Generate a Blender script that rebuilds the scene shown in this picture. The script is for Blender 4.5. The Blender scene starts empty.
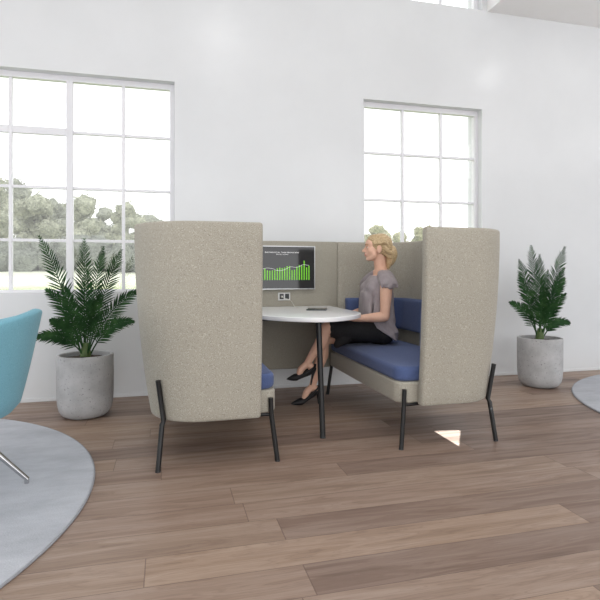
import bpy, bmesh, math, random
from mathutils import Vector, Matrix, noise
random.seed(7)
scene = bpy.context.scene
COL = scene.collection
PI = math.pi

# ------------------------------------------------------------------ helpers
def link(o):
    COL.objects.link(o)
    return o

def thing(name, label, cat, loc=(0, 0, 0), group=None):
    o = bpy.data.objects.new(name, None)
    o.empty_display_size = .1
    link(o)
    o.location = loc
    o['label'] = label
    o['category'] = cat
    if group:
        o['group'] = group
    return o

def tag(o, label, cat, group=None):
    o['label'] = label
    o['category'] = cat
    if group:
        o['group'] = group
    return o

def wloc(o):
    v = Vector((0, 0, 0))
    while o is not None:
        v += o.location
        o = o.parent
    return v

def mesh_obj(name, me, mat, parent=None, loc=None, smooth=True, sharp=True):
    """mesh vertices given in world coordinates; object origin moved to the parent or loc"""
    o = bpy.data.objects.new(name, me)
    link(o)
    base = Vector(loc) if loc is not None else (wloc(parent) if parent else Vector((0, 0, 0)))
    me.transform(Matrix.Translation(-base))
    if parent:
        o.parent = parent
        o.location = base - wloc(parent)
    else:
        o.location = base
    if mat:
        me.materials.append(mat)
    for p in me.polygons:
        p.use_smooth = smooth
    if smooth and sharp:
        try:
            me.set_sharp_from_angle(angle=math.radians(42))
        except Exception:
            pass
    return o

def obj(name, bm, mat, parent=None, loc=None, smooth=True, recalc=True):
    if recalc:
        bmesh.ops.recalc_face_normals(bm, faces=bm.faces[:])
    me = bpy.data.meshes.new(name)
    bm.to_mesh(me)
    bm.free()
    return mesh_obj(name, me, mat, parent, loc, smooth)

def struct(name, bm, mat, parent=None, smooth=False):
    o = obj(name, bm, mat, parent, smooth=smooth)
    if parent is None:
        o['kind'] = 'structure'
    return o

def NB():
    return bmesh.new()

def box(bm, x0, x1, y0, y1, z0, z1, bev=0, seg=2):
    vs = [bm.verts.new((x, y, z)) for x in (x0, x1) for y in (y0, y1) for z in (z0, z1)]
    idx = [(0, 1, 3, 2), (4, 6, 7, 5), (0, 4, 5, 1), (2, 3, 7, 6), (0, 2, 6, 4), (1, 5, 7, 3)]
    fs = [bm.faces.new([vs[i] for i in f]) for f in idx]
    if bev:
        es = list({e for f in fs for e in f.edges})
        bmesh.ops.bevel(bm, geom=es, offset=bev, segments=seg, profile=.5, affect='EDGES')
    return bm

def frame_of(d, up=Vector((0, 0, 1))):
    d = d.normalized()
    if abs(d.dot(up)) > .97:
        up = Vector((1, 0, 0))
    a = d.cross(up).normalized()
    b = a.cross(d).normalized()
    return a, b

def loft(bm, rings, close=True):
    """rings: list of lists of points"""
    rv = [[bm.verts.new(p) for p in r] for r in rings]
    n = len(rv[0])
    for i in range(len(rv) - 1):
        for j in range(n):
            bm.faces.new((rv[i][j], rv[i][(j + 1) % n], rv[i + 1][(j + 1) % n], rv[i + 1][j]))
    if close:
        bm.faces.new(rv[0][::-1])
        bm.faces.new(rv[-1])
    return rv

def tube(bm, pts, rad, n=12, up=Vector((0, 0, 1))):
    """rad: number, list of numbers or list of (a,b); a lies across, b along up"""
    pts = [Vector(p) for p in pts]
    rings = []
    pa = None
    for i, p in enumerate(pts):
        d = (pts[min(i + 1, len(pts) - 1)] - pts[max(i - 1, 0)])
        if pa is None:
            a, b = frame_of(d, up)
        else:
            dn = d.normalized()
            a = (pa - dn * pa.dot(dn)).normalized()
            b = a.cross(dn).normalized()
        pa = a
        r = rad[i] if isinstance(rad, (list, tuple)) else rad
        ra, rb = r if isinstance(r, (list, tuple)) else (r, r)
        rings.append([p + a * ra * math.cos(2 * PI * k / n) + b * rb * math.sin(2 * PI * k / n) for k in range(n)])
    return loft(bm, rings)

def curve(pts, m=8):
    """Catmull-Rom through pts (any dimension tuples)"""
    P = [Vector(p) for p in pts]
    P = [P[0] * 2 - P[1]] + P + [P[-1] * 2 - P[-2]]
    out = []
    for i in range(1, len(P) - 2):
        for k in range(m):
            t = k / m
            a, b, c, d = P[i - 1], P[i], P[i + 1], P[i + 2]
            out.append(.5 * ((2 * b) + (c - a) * t + (2 * a - 5 * b + 4 * c - d) * t * t + (3 * b - a - 3 * c + d) * t ** 3))
    out.append(P[-2].copy())
    return out

def ball(bm, c, r, sub=3, rot=None):
    r = r if isinstance(r, (tuple, list)) else (r, r, r)
    M = Matrix.Translation(Vector(c)) @ (rot.to_4x4() if rot else Matrix.Identity(4)) @ Matrix.Diagonal((r[0], r[1], r[2], 1))
    bmesh.ops.create_icosphere(bm, subdivisions=sub, radius=1, matrix=M)

def capsule(bm, pts, rad, n=16, up=Vector((0, 0, 1)), m=5):
    """smooth limb with rounded ends: pts and radii interpolated"""
    rr = [r if isinstance(r, (tuple, list)) else (r, r) for r in rad]
    P = curve(pts, m)
    Rr = curve([(a, b, 0) for a, b in rr], m)
    tube(bm, P, [(q.x, q.y) for q in Rr], n, up)
    ball(bm, P[0], min(rr[0]) * .98, 2)
    ball(bm, P[-1], min(rr[-1]) * .98, 2)

def remesh(bm, voxel, smooth=4, fac=.5):
    bmesh.ops.recalc_face_normals(bm, faces=bm.faces[:])
    me = bpy.data.meshes.new('tmp')
    bm.to_mesh(me)
    bm.free()
    o = bpy.data.objects.new('tmp', me)
    link(o)
    r = o.modifiers.new('r', 'REMESH')
    r.mode = 'VOXEL'
    r.voxel_size = voxel
    if smooth:
        s = o.modifiers.new('s', 'SMOOTH')
        s.iterations = smooth
        s.factor = fac
    dg = bpy.context.evaluated_depsgraph_get()
    dg.update()
    out = bpy.data.meshes.new_from_object(o.evaluated_get(dg))
    bpy.data.objects.remove(o)
    bpy.data.meshes.remove(me)
    out.materials.clear()
    return out

# ------------------------------------------------------------------ materials
def srgb(r, g, b):
    f = lambda c: (c / 255 / 12.92) if c / 255 <= .04045 else ((c / 255 + .055) / 1.055) ** 2.4
    return (f(r), f(g), f(b), 1)

class Mat:
    def __init__(self, name, col=(.5, .5, .5, 1), rough=.5, metal=0, spec=.5):
        self.m = bpy.data.materials.new(name)
        self.m.use_nodes = True
        self.nt = self.m.node_tree
        self.p = self.nt.nodes['Principled BSDF']
        self.p.inputs['Base Color'].default_value = col
        self.p.inputs['Roughness'].default_value = rough
        self.p.inputs['Metallic'].default_value = metal
        self.p.inputs['Specular IOR Level'].default_value = spec
    def n(self, t, **kw):
        nd = self.nt.nodes.new(t)
        for k, v in kw.items():
            setattr(nd, k, v)
        return nd
    def l(self, a, b):
        self.nt.links.new(a, b)
    def math(self, op, a, b=None):
        nd = self.n('ShaderNodeMath', operation=op)
        for i, v in enumerate((a, b)):
            if v is None:
                continue
            if isinstance(v, (int, float)):
                nd.inputs[i].default_value = v
            else:
                self.l(v, nd.inputs[i])
        return nd.outputs[0]
    def coords(self, scale=(1, 1, 1), kind='Object'):
        tc = self.n('ShaderNodeTexCoord')
        mp = self.n('ShaderNodeMapping')
        mp.inputs['Scale'].default_value = scale
        self.l(tc.outputs[kind], mp.inputs['Vector'])
        return mp.outputs[0]
    def noise(self, vec, scale, detail=4, rough=.6):
        nd = self.n('ShaderNodeTexNoise')
        nd.inputs['Scale'].default_value = scale
        nd.inputs['Detail'].default_value = detail
        nd.inputs['Roughness'].default_value = rough
        self.l(vec, nd.inputs['Vector'])
        return nd.outputs['Fac']
    def ramp(self, fac, stops):
        r = self.n('ShaderNodeValToRGB')
        e = r.color_ramp.elements
        while len(e) < len(stops):
            e.new(.5)
        for el, (pos, c) in zip(e, stops):
            el.position = pos
            el.color = c
        self.l(fac, r.inputs[0])
        return r.outputs[0]
    def mix(self, fac, a, b, mode='MIX'):
        nd = self.n('ShaderNodeMix', data_type='RGBA', blend_type=mode)
        for sock, v in ((nd.inputs[0], fac), (nd.inputs[6], a), (nd.inputs[7], b)):
            if isinstance(v, (int, float, tuple)):
                sock.default_value = v
            else:
                self.l(v, sock)
        return nd.outputs[2]
    def bump(self, h, strength=.3, dist=.002):
        b = self.n('ShaderNodeBump')
        b.inputs['Strength'].default_value = strength
        b.inputs['Distance'].default_value = dist
        self.l(h, b.inputs['Height'])
        self.l(b.outputs[0], self.p.inputs['Normal'])
    def base(self, c):
        self.l(c, self.p.inputs['Base Color'])
        return self

def two_tone(name, c0, c1, scale, rough=.6, lo=.35, hi=.65, bump=0, metal=0, spec=.4, vs=(1, 1, 1), detail=4):
    m = Mat(name, c0, rough, metal, spec)
    f = m.noise(m.coords(vs), scale, detail)
    m.base(m.ramp(f, [(lo, c0), (hi, c1)]))
    if bump:
        m.bump(f, bump, .003)
    return m.m

def fabric(name, c0, c1, c2, scale=230, spec=.15):
    m = Mat(name, c0, .95, 0, spec)
    v = m.coords()
    f1 = m.noise(v, scale, 3, .7)
    f2 = m.noise(v, scale * .35, 2, .5)
    f3 = m.noise(v, 3, 2, .5)
    a = m.ramp(f1, [(.36, c0), (.5, c1), (.64, c2)])
    b = m.mix(m.ramp(f2, [(.4, (0, 0, 0, 1)), (.62, (1, 1, 1, 1))]), a, c1)
    d = m.mix(.05, b, m.ramp(f3, [(.3, c0), (.7, c2)]))
    m.base(d)
    m.bump(f1, .35, .004)
    m.p.inputs['Sheen Weight'].default_value = .15
    return m.m

M_wall = two_tone('white_paint', srgb(211, 213, 215), srgb(216, 218, 220), 1.2, .24, spec=.4)
M_ceil = two_tone('ceiling_paint', srgb(228, 228, 228), srgb(232, 232, 232), 1.0, .7)
M_soffit = two_tone('soffit_paint', srgb(238, 238, 237), srgb(241, 241, 240), 1.0, .6)
M_frame = two_tone('window_paint', srgb(222, 222, 226), srgb(228, 228, 231), 3, .4)
M_fab = fabric('oatmeal_wool', srgb(130, 126, 115), srgb(165, 160, 148), srgb(198, 194, 182), 230)
M_fab_in = fabric('panel_weave', srgb(140, 136, 124), srgb(160, 156, 144), srgb(178, 174, 162), 260)
M_blue = fabric('blue_wool', srgb(68, 82, 120), srgb(80, 95, 136), srgb(95, 110, 150), 320)
M_teal = fabric('teal_wool', srgb(100, 156, 174), srgb(118, 172, 190), srgb(134, 186, 202), 260)
M_black = two_tone('black_steel', srgb(20, 20, 21), srgb(26, 26, 27), 40, .4, spec=.4)
M_chrome = two_tone('polished_chrome', srgb(190, 190, 192), srgb(205, 205, 206), 30, .14, metal=1)
M_table = two_tone('white_laminate', srgb(238, 239, 241), srgb(242, 243, 244), 4, .2, spec=.5)
M_edge = two_tone('table_edge', srgb(204, 204, 205), srgb(210, 210, 211), 4, .35)
M_conc = None
M_soil = two_tone('potting_soil', srgb(40, 32, 27), srgb(78, 64, 54), 60, .95, bump=.6)
M_skin = two_tone('skin', srgb(220, 176, 152), srgb(226, 184, 161), 22, .5, spec=.35)
M_lip = two_tone('lips', srgb(204, 138, 124), srgb(208, 144, 130), 60, .4)
M_blouse = two_tone('grey_silk', srgb(146, 137, 140), srgb(166, 157, 160), 22, .55, .3, .7, bump=.15, vs=(1, 1, .5))
M_skirt = two_tone('black_wool', srgb(26, 25, 27), srgb(34, 33, 35), 60, .8)
M_shoe = two_tone('black_suede', srgb(24, 23, 25), srgb(32, 31, 33), 60, .5)
M_eye = two_tone('eye_white', srgb(225, 222, 220), srgb(230, 228, 226), 40, .2)
M_iris = two_tone('eye_iris', srgb(60, 66, 70), srgb(70, 78, 84), 80, .2)
M_brow = two_tone('brow_hair', srgb(172, 136, 100), srgb(182, 146, 110), 90, .8)
M_silver = two_tone('brushed_silver', srgb(196, 197, 199), srgb(206, 207, 209), 60, .3, metal=.6)
M_socket = two_tone('socket_white', srgb(214, 214, 213), srgb(220, 220, 219), 30, .4)
M_dark = two_tone('dark_plastic', srgb(46, 48, 50), srgb(54, 56, 58), 40, .35)
M_cable = two_tone('white_cable', srgb(200, 198, 190), srgb(208, 206, 198), 40, .5)
M_bark = two_tone('tree_bark', srgb(84, 80, 72), srgb(104, 98, 88), 6, .9)

def concrete():
    m = Mat('grey_concrete', rough=.75, spec=.3)
    v = m.coords()
    big = m.noise(v, 7, 5, .65)
    spk = m.noise(v, 75, 2, .5)
    c = m.ramp(big, [(.3, srgb(158, 158, 159)), (.7, srgb(184, 184, 185))])
    c2 = m.mix(m.ramp(spk, [(.28, (1, 1, 1, 1)), (.36, (0, 0, 0, 1))]), c, srgb(134, 134, 135))
    m.base(c2)
    m.bump(spk, .15, .004)
    return m.m
M_conc = concrete()

def wood_floor():
    m = Mat('oak_planks', rough=.42, spec=.4)
    tc = m.n('ShaderNodeTexCoord')
    sp = m.n('ShaderNodeSeparateXYZ')
    m.l(tc.outputs['Object'], sp.inputs[0])
    W, L = .178, 1.75
    ys = m.math('DIVIDE', m.math('ADD', sp.outputs[1], .028), W)
    row = m.math('FLOOR', ys)
    fy = m.math('FRACT', ys)
    wn = m.n('ShaderNodeTexWhiteNoise', noise_dimensions='1D')
    m.l(row, wn.inputs['W'])
    xs = m.math('ADD', m.math('DIVIDE', sp.outputs[0], L), m.math('MULTIPLY', wn.outputs['Value'], 7.3))
    pl = m.math('FLOOR', xs)
    fx = m.math('FRACT', xs)
    cb = m.n('ShaderNodeCombineXYZ')
    m.l(row, cb.inputs[0]); m.l(pl, cb.inputs[1])
    w2 = m.n('ShaderNodeTexWhiteNoise', noise_dimensions='3D')
    m.l(cb.outputs[0], w2.inputs['Vector'])
    # grain coordinates: offset per plank, stretched along x
    mp = m.n('ShaderNodeVectorMath', operation='MULTIPLY_ADD')
    m.l(w2.outputs['Color'], mp.inputs[0]); mp.inputs[1].default_value = (40, 40, 40)
    m.l(tc.outputs['Object'], mp.inputs[2])
    st = m.n('ShaderNodeVectorMath', operation='MULTIPLY')
    m.l(mp.outputs[0], st.inputs[0]); st.inputs[1].default_value = (1.0, 11, 1)
    dist = m.n('ShaderNodeTexNoise')
    dist.inputs['Scale'].default_value = 1.6; dist.inputs['Detail'].default_value = 6; dist.inputs['Distortion'].default_value = 1.1
    m.l(st.outputs[0], dist.inputs['Vector'])
    grain = dist.outputs['Fac']
    st2 = m.n('ShaderNodeVectorMath', operation='MULTIPLY')
    m.l(mp.outputs[0], st2.inputs[0]); st2.inputs[1].default_value = (3, 90, 1)
    fine = m.noise(st2.outputs[0], 2.0, 3, .6)
    rings = m.math('FRACT', m.math('MULTIPLY', grain, 9))
    tone = m.ramp(w2.outputs['Value'], [(0, srgb(96, 77, 70)), (.16, srgb(120, 99, 89)), (.4, srgb(147, 124, 110)), (.7, srgb(155, 134, 119)), (1, srgb(172, 146, 124))])
    g1 = m.ramp(grain, [(.25, srgb(96, 76, 66)), (.42, srgb(140, 119, 105)), (.55, srgb(166, 146, 132)), (.8, srgb(184, 166, 152))])
    c = m.mix(.42, tone, g1)
    c = m.mix(m.math('MULTIPLY', m.ramp(rings, [(.0, (1, 1, 1, 1)), (.25, (0, 0, 0, 1)), (.85, (0, 0, 0, 1)), (1, (1, 1, 1, 1))]), .30), c, srgb(104, 82, 70))
    c = m.mix(m.math('MULTIPLY', m.ramp(fine, [(.35, (1, 1, 1, 1)), (.55, (0, 0, 0, 1))]), .28), c, srgb(120, 98, 86))
    ey = m.math('MINIMUM', fy, m.math('SUBTRACT', 1, fy))
    ex = m.math('MINIMUM', fx, m.math('SUBTRACT', 1, fx))
    gy = m.math('LESS_THAN', ey, .010)
    gx = m.math('LESS_THAN', ex, .0012)
    gap = m.math('MULTIPLY', m.math('MAXIMUM', gy, gx), .55)
    c = m.mix(gap, c, srgb(84, 64, 54))
    m.base(c)
    m.l(m.ramp(grain, [(.3, (.5, .5, .5, 1)), (.7, (.38, .38, .38, 1))]), m.p.inputs['Roughness'])
    return m.m
M_floor = wood_floor()

def rug_mat():
    m = Mat('grey_rug_pile', rough=.95, spec=.1)
    v = m.coords((1, 2.2, 1))
    a = m.noise(v, 2.6, 6, .7)
    b = m.noise(m.coords(), 140, 2, .6)
    c = m.ramp(a, [(.3, srgb(172, 175, 182)), (.55, srgb(191, 194, 201)), (.75, srgb(204, 207, 213))])
    c = m.mix(m.math('MULTIPLY', b, .35), c, srgb(156, 159, 166))
    m.base(c)
    m.bump(b, .4, .004)
    return m.m
M_rug = rug_mat()

def leaf_mat():
    m = Mat('palm_leaf', rough=.55, spec=.15)
    f = m.noise(m.coords(), 9, 3)
    m.base(m.ramp(f, [(.3, srgb(24, 50, 27)), (.55, srgb(42, 76, 40)), (.75, srgb(66, 100, 56))]))
    return m.m
M_leaf = leaf_mat()
M_stem = two_tone('palm_stem', srgb(64, 84, 40), srgb(84, 104, 54), 20, .5)

def hair_mat():
    m = Mat('blonde_hair', rough=.42, spec=.5)
    v = m.coords((1, 1, 1))
    f = m.noise(m.coords((10, 60, 90)), 2.6, 4, .6)
    m.base(m.ramp(f, [(.3, srgb(136, 110, 78)), (.5, srgb(190, 164, 124)), (.72, srgb(222, 202, 166))]))
    m.bump(f, .22, .003)
    return m.m
M_hair = hair_mat()

def glass_mat():
    m = Mat('clear_glass')
    nt = m.nt
    t = m.n('ShaderNodeBsdfTransparent')
    g = m.n('ShaderNodeBsdfGlossy')
    g.inputs['Roughness'].default_value = .02
    mx = m.n('ShaderNodeMixShader')
    mx.inputs[0].default_value = .04
    m.l(t.outputs[0], mx.inputs[1]); m.l(g.outputs[0], mx.inputs[2])
    m.l(mx.outputs[0], nt.nodes['Material Output'].inputs[0])
    return m.m
M_glass = glass_mat()

def emit(name, col, s):
    m = Mat(name, col, .25, 0, .5)
    m.p.inputs['Emission Color'].default_value = col
    m.p.inputs['Emission Strength'].default_value = s
    f = m.noise(m.coords(), 5)
    m.base(m.ramp(f, [(.3, col), (.7, tuple(c * 1.03 for c in col[:3]) + (1,))]))
    return m.m
M_screen = emit('display_glass', srgb(40, 40, 41), .35)
M_screen.node_tree.nodes['Principled BSDF'].inputs['Roughness'].default_value = .06
M_bar = emit('chart_green', srgb(112, 192, 40), .34)
M_ink = emit('screen_text', srgb(205, 205, 205), .5)
M_grid = emit('screen_grid', srgb(120, 120, 122), .3)

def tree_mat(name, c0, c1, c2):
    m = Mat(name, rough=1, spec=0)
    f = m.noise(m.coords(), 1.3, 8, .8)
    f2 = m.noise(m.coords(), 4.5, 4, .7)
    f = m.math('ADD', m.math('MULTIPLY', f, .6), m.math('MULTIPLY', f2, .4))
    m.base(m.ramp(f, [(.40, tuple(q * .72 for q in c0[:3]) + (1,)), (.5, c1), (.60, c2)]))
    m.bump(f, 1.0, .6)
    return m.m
TM = [tree_mat('hazy_leaf', srgb(146, 150, 130), srgb(178, 181, 160), srgb(208, 209, 186)),  # distance haze is put into these pale leaf colours
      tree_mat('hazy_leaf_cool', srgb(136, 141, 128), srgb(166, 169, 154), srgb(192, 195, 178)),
      tree_mat('pale_yellow_leaf', srgb(134, 136, 106), srgb(180, 180, 146), srgb(214, 210, 178))]  # pale yellow-green crowns for the middle window

def meadow_mat():
    m = Mat('meadow_grass', rough=1, spec=0)
    tc = m.n('ShaderNodeTexCoord')
    sp = m.n('ShaderNodeSeparateXYZ')
    m.l(tc.outputs['Object'], sp.inputs[0])
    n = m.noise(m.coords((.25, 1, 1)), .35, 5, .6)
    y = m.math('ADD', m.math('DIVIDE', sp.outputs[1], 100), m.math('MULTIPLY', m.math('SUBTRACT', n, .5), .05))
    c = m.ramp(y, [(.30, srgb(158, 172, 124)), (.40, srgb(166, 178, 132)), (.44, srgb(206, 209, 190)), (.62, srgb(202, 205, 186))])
    f = m.noise(m.coords(), 1.5, 4)
    c = m.mix(.25, c, m.ramp(f, [(.3, srgb(168, 176, 146)), (.7, srgb(222, 223, 210))]))
    m.base(c)
    return m.m
M_meadow = meadow_mat()

# ------------------------------------------------------------------ room shell
WY = 4.49          # inner face of the back wall
TH = .25
X0, X1, Y0 = -6.0, 9.0, -5.0
ZC, ZS, XS = 4.7, 3.6, 3.07
wins = [(-2.32, .069, .862, 2.632), (1.768, 3.013, .862, 2.632), (1.768, 3.013, 3.608, 4.5)]
def wall_with_holes():
    xs = sorted({X0 - .2, X1 + .2} | {w[0] for w in wins} | {w[1] for w in wins})
    zs = sorted({0, ZC + .2} | {w[2] for w in wins} | {w[3] for w in wins})
    inside = lambda x, z: any(a < x < b and c < z < d for a, b, c, d in wins)
    bm = NB()
    cell = {}
    for i in range(len(xs) - 1):
        for j in range(len(zs) - 1):
            cell[i, j] = not inside((xs[i] + xs[i + 1]) / 2, (zs[j] + zs[j + 1]) / 2)
    vd = {}
    def V(i, j, k):
        if (i, j, k) not in vd:
            vd[i, j, k] = bm.verts.new((xs[i], WY + TH * k, zs[j]))
        return vd[i, j, k]
    for (i, j), s in cell.items():
        if not s:
            continue
        bm.faces.new((V(i, j, 0), V(i + 1, j, 0), V(i + 1, j + 1, 0), V(i, j + 1, 0)))
        bm.faces.new((V(i, j, 1), V(i, j + 1, 1), V(i + 1, j + 1, 1), V(i + 1, j, 1)))
        for di, dj, a, b in ((-1, 0, (0, 0), (0, 1)), (1, 0, (1, 0), (1, 1)), (0, -1, (0, 0), (1, 0)), (0, 1, (0, 1), (1, 1))):
            if not cell.get((i + di, j + dj), False):
                bm.faces.new((V(i + a[0], j + a[1], 0), V(i + b[0], j + b[1], 0), V(i + b[0], j + b[1], 1), V(i + a[0], j + a[1], 1)))
    return bm
struct('wall_back', wall_with_holes(), M_wall)
struct('floor', box(NB(), X0 - .2, X1 + .2, Y0, WY, -.12, 0), M_floor)
struct('wall_left', box(NB(), X0 - .2, X0, Y0, WY, 0, ZC), M_wall)
struct('wall_right', box(NB(), X1, X1 + .2, Y0, WY, 0, ZC), M_wall)
struct('ceiling', box(NB(), X0 - .2, X1 + .2, Y0, WY, ZC, ZC + .2), M_ceil)
struct('trim_soffit', box(NB(), XS, X1, -1.2, WY, ZS, ZC), M_soffit)
struct('baseboard_back', box(NB(), X0, X1, WY - .009, WY, 0, .03, .003, 1), M_wall)

FY0, FY1 = WY + .075, WY + .125
def window(name, x0, x1, z0, z1, vbars, hbars, thick=(), fw=.038):
    """vbars/hbars: bar centres; thick: set of bar centres that are sash posts"""
    bm = NB()
    box(bm, x0, x0 + fw, FY0, FY1, z0, z1)
    box(bm, x1 - fw, x1, FY0, FY1, z0, z1)
    box(bm, x0 + fw, x1 - fw, FY0, FY1, z1 - fw * 1.25, z1)
    box(bm, x0 + fw, x1 - fw, FY0, FY1, z0, z0 + fw * .6)
    o = struct(name, bm, M_frame)
    edges = [x0 + fw] + list(vbars) + [x1 - fw]
    for x in vbars:
        w = .026 if x in thick else .013
        y = FY0 - .008 if x in thick else FY0 + .006
        obj('mullion', box(NB(), x - w, x + w, y, FY1 - .005, z0 + fw * .6, z1 - fw * 1.25, .003, 1), M_frame, o, smooth=False)
    for i in range(len(edges) - 1):
        a, b = edges[i], edges[i + 1]
        wa = 0 if i == 0 else (.026 if a in thick else .013)
        wb = 0 if i == len(edges) - 2 else (.026 if b in thick else .013)
        for h in hbars:
            hz, hw = (h[:2] if isinstance(h, tuple) else (h, .012))
            if isinstance(h, tuple) and not (h[2] <= (a + b) / 2 <= h[3]):
                hw = .012
            obj('glazing_bar', box(NB(), a + wa, b - wb, FY0 + .008, FY1 - .008, hz - hw, hz + hw, .003, 1), M_frame, o, smooth=False)
    zed = [z0 + fw * .6] + [h[0] if isinstance(h, tuple) else h for h in hbars] + [z1 - fw * 1.25]
    for i in range(len(edges) - 1):
        for j in range(len(zed) - 1):
            obj('pane', box(NB(), edges[i] + .004, edges[i + 1] - .004, FY0 + .022, FY0 + .028, zed[j] + .004, zed[j + 1] - .004), M_glass, o, smooth=False)
    return o
window('window_1', *wins[0], [-2.0, -1.64, -1.201, -.762, -.346], [1.284, 1.714, (2.171, .030, -1.64, -.762)], thick=(-.762, -1.64))
window('window_2', *wins[1], [2.204, 2.612], [1.284, 1.714, 2.157])
window('window_3', *wins[2], [2.204, 2.612], [4.05])

# ------------------------------------------------------------------ outdoors
bm = NB()
xs = [-60 + 6 * i for i in range(31)]
ys = [4.9, 12, 20, 28, 34, 38, 42, 46, 50, 54, 58, 62, 70, 90, 130]
def gz(y):
    t = min(max((y - 36) / 26, 0), 1)
    return -.35 + 2.6 * t * t * (3 - 2 * t) * 1.0
g = [[bm.verts.new((x, y, gz(y) + .12 * math.sin(x * .4 + y))) if y > 30 else bm.verts.new((x, y, gz(y))) for x in xs] for y in ys]
for i in range(len(ys) - 1):
    for j in range(len(xs) - 1):
        bm.faces.new((g[i][j], g[i][j + 1], g[i + 1][j + 1], g[i + 1][j]))
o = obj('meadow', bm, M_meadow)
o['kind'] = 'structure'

def tree(x, y, ztop, w, mat, label, seed, group=None, zb=None):
    zb = gz(y) if zb is None else zb
    rnd = random.Random(seed)
    t = thing('tree', label, 'tree', (x, y, zb), group)
    bm = NB()
    h = ztop - zb
    for k in range(16):
        a = rnd.uniform(0, 2 * PI)
        q = rnd.uniform(0, 1)
        rr = w * .62 * math.sin(PI * (.15 + .75 * q)) * rnd.uniform(.55, 1)
        r = w * rnd.uniform(.26, .42)
        c = Vector((x + rr * math.cos(a), y + rr * math.sin(a) * .6, zb + h * (.16 + .70 * q)))
        if c.z + r > ztop:
            c.z = ztop - r * rnd.uniform(.9, 1.2)
        ball(bm, c, (r, r, r * .85), 3)
    for v in bm.verts:
        n = noise.noise_vector(v.co * .9 + Vector((seed, 0, 0))) * w * .13 + noise.noise_vector(v.co * 3.1) * w * .07
        v.co += n
    base = [v.co.copy() for v in bm.verts]
    rnd2 = random.Random(seed + 100)
    for k in range(4200):
        c = rnd2.choice(base)
        r = w * rnd2.uniform(.025, .065)
        c = c + Vector((rnd2.gauss(0, 1), rnd2.gauss(0, 1), rnd2.gauss(0, 1))) * w * rnd2.choice((.04, .08, .12))
        u_ = Vector((rnd2.gauss(0, 1), rnd2.gauss(0, 1), rnd2.gauss(0, 1))).normalized()
        v_ = u_.orthogonal().normalized()
        bm.faces.new([bm.verts.new(c + u_ * r), bm.verts.new(c + v_ * r * .6), bm.verts.new(c - u_ * r), bm.verts.new(c - v_ * r * .6)])
    obj('crown', bm, mat, t, recalc=False)
    obj('trunk', (lambda b: (tube(b, [(x, y, zb - .4), (x + .1, y, zb + h * .3), (x, y, zb + h * .55)], [w * .07, w * .055, w * .03], 8), b)[1])(NB()), M_bark, t)
    return t
def px_x(u, y):
    return math.tan(math.atan((u - 300) / 518) + math.radians(14.5)) * y
def px_z(u, v, y):
    k = (u - 300) / 518
    d = y / (.96815 + k * -.25038)
    return 1.02 + (273 - v) * d / 518
spec = [(-16, 178, 56, 3.2, 0, 'tallest hazy green tree at the left end of the far treeline'),
        (10, 176, 66, 3.2, 1, 'tall hazy tree second from the left in the far treeline'),
        (34, 191, 57, 3.0, 0, 'round hazy tree beyond the meadow, just left of the thick window post'),
        (58, 194, 66, 2.8, 1, 'cool green hazy tree behind the thick post of the left window'),
        (82, 201, 57, 2.8, 0, 'round hazy tree just right of the thick post of the left window'),
        (104, 206, 66, 2.6, 1, 'darker hazy tree behind the left palm, beyond the meadow'),
        (128, 208, 57, 2.6, 0, 'round hazy tree behind the right hand pane column of the left window'),
        (154, 211, 66, 2.7, 1, 'hazy tree at the right edge of the left window, beside the booth top')]
for i, (u, v, y, w, mi, lab) in enumerate(spec):
    y = (59, 71, 65, 77)[i % 4]
    tree(px_x(u, y), y, px_z(u, v - 6, y), w, TM[mi], lab, 11 + i)
spec2 = [(377, 220, 38, 1.7, 'pale tree seen above the seated woman through the middle window'),
         (402, 229, 45, 1.8, 'pale yellow green tree right of the woman in the middle window'),
         (424, 219, 38, 1.8, 'pale tree beside the top corner of the right bench, in the middle window')]
for i, (u, v, y, w, lab) in enumerate(spec2):
    tree(px_x(u, y), y, px_z(u, v, y), w, TM[2], lab, 41 + i)
# long hedge of undergrowth below the trees
bm = NB()
rnd = random.Random(5)
for k in range(120):
    x = -24 + k * .62
    y = 51 + rnd.uniform(-.6, .8)
    r = rnd.uniform(.9, 1.5)
    ball(bm, (x, y, gz(y) + rnd.uniform(.6, 2.2)), (r, r * .8, r), 3)
for v in bm.verts:
    v.co += noise.noise_vector(v.co * 1.3) * .35 + noise.noise_vector(v.co * 4) * .12
o = obj('hedgerow', bm, tree_mat('hedge_leaf', srgb(112, 116, 108), srgb(136, 140, 130), srgb(156, 160, 148)))
tag(o, 'long low grey green hedgerow under the trees at the end of the meadow', 'hedge')

# ------------------------------------------------------------------ rugs
def disc(bm, cx, cy, r, z0, z1, n=128, bev=.004):
    rings = [(r - .002, z0), (r, z0 + .003), (r, z1 - bev), (r - bev, z1)]
    loft(bm, [[(cx + q * math.cos(2 * PI * k / n), cy + q * math.sin(2 * PI * k / n), z) for k in range(n)] for q, z in rings])
    return bm
RUG = ((-1.975, 2.605, 1.64), (4.63, 2.67, 1.64))
M_bind = two_tone('rug_binding', srgb(150, 152, 158), srgb(160, 162, 168), 60, .9)
for (cx, cy, r), lab in zip(RUG, ('round grey rug under the teal armchair at the left', 'round grey rug at the right edge, beside the right potted palm')):
    t = thing('round_rug', lab, 'rug', (cx, cy, 0))
    obj('rug_pile', disc(NB(), cx, cy, r - .006, .001, .013), M_rug, t)
    bm = NB()
    n = 160
    rr = []
    for k in range(n):
        a = 2 * PI * k / n
        rr.append([(cx + (r - .005 + .005 * math.cos(b)) * math.cos(a), cy + (r - .005 + .005 * math.cos(b)) * math.sin(a), .006 + .0055 * math.sin(b)) for b in [2 * PI * j / 8 for j in range(8)]])
    loft(bm, rr + [rr[0]], close=False)
    bmesh.ops.remove_doubles(bm, verts=bm.verts[:], dist=1e-5)
    obj('rug_binding', bm, M_bind, t)

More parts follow.
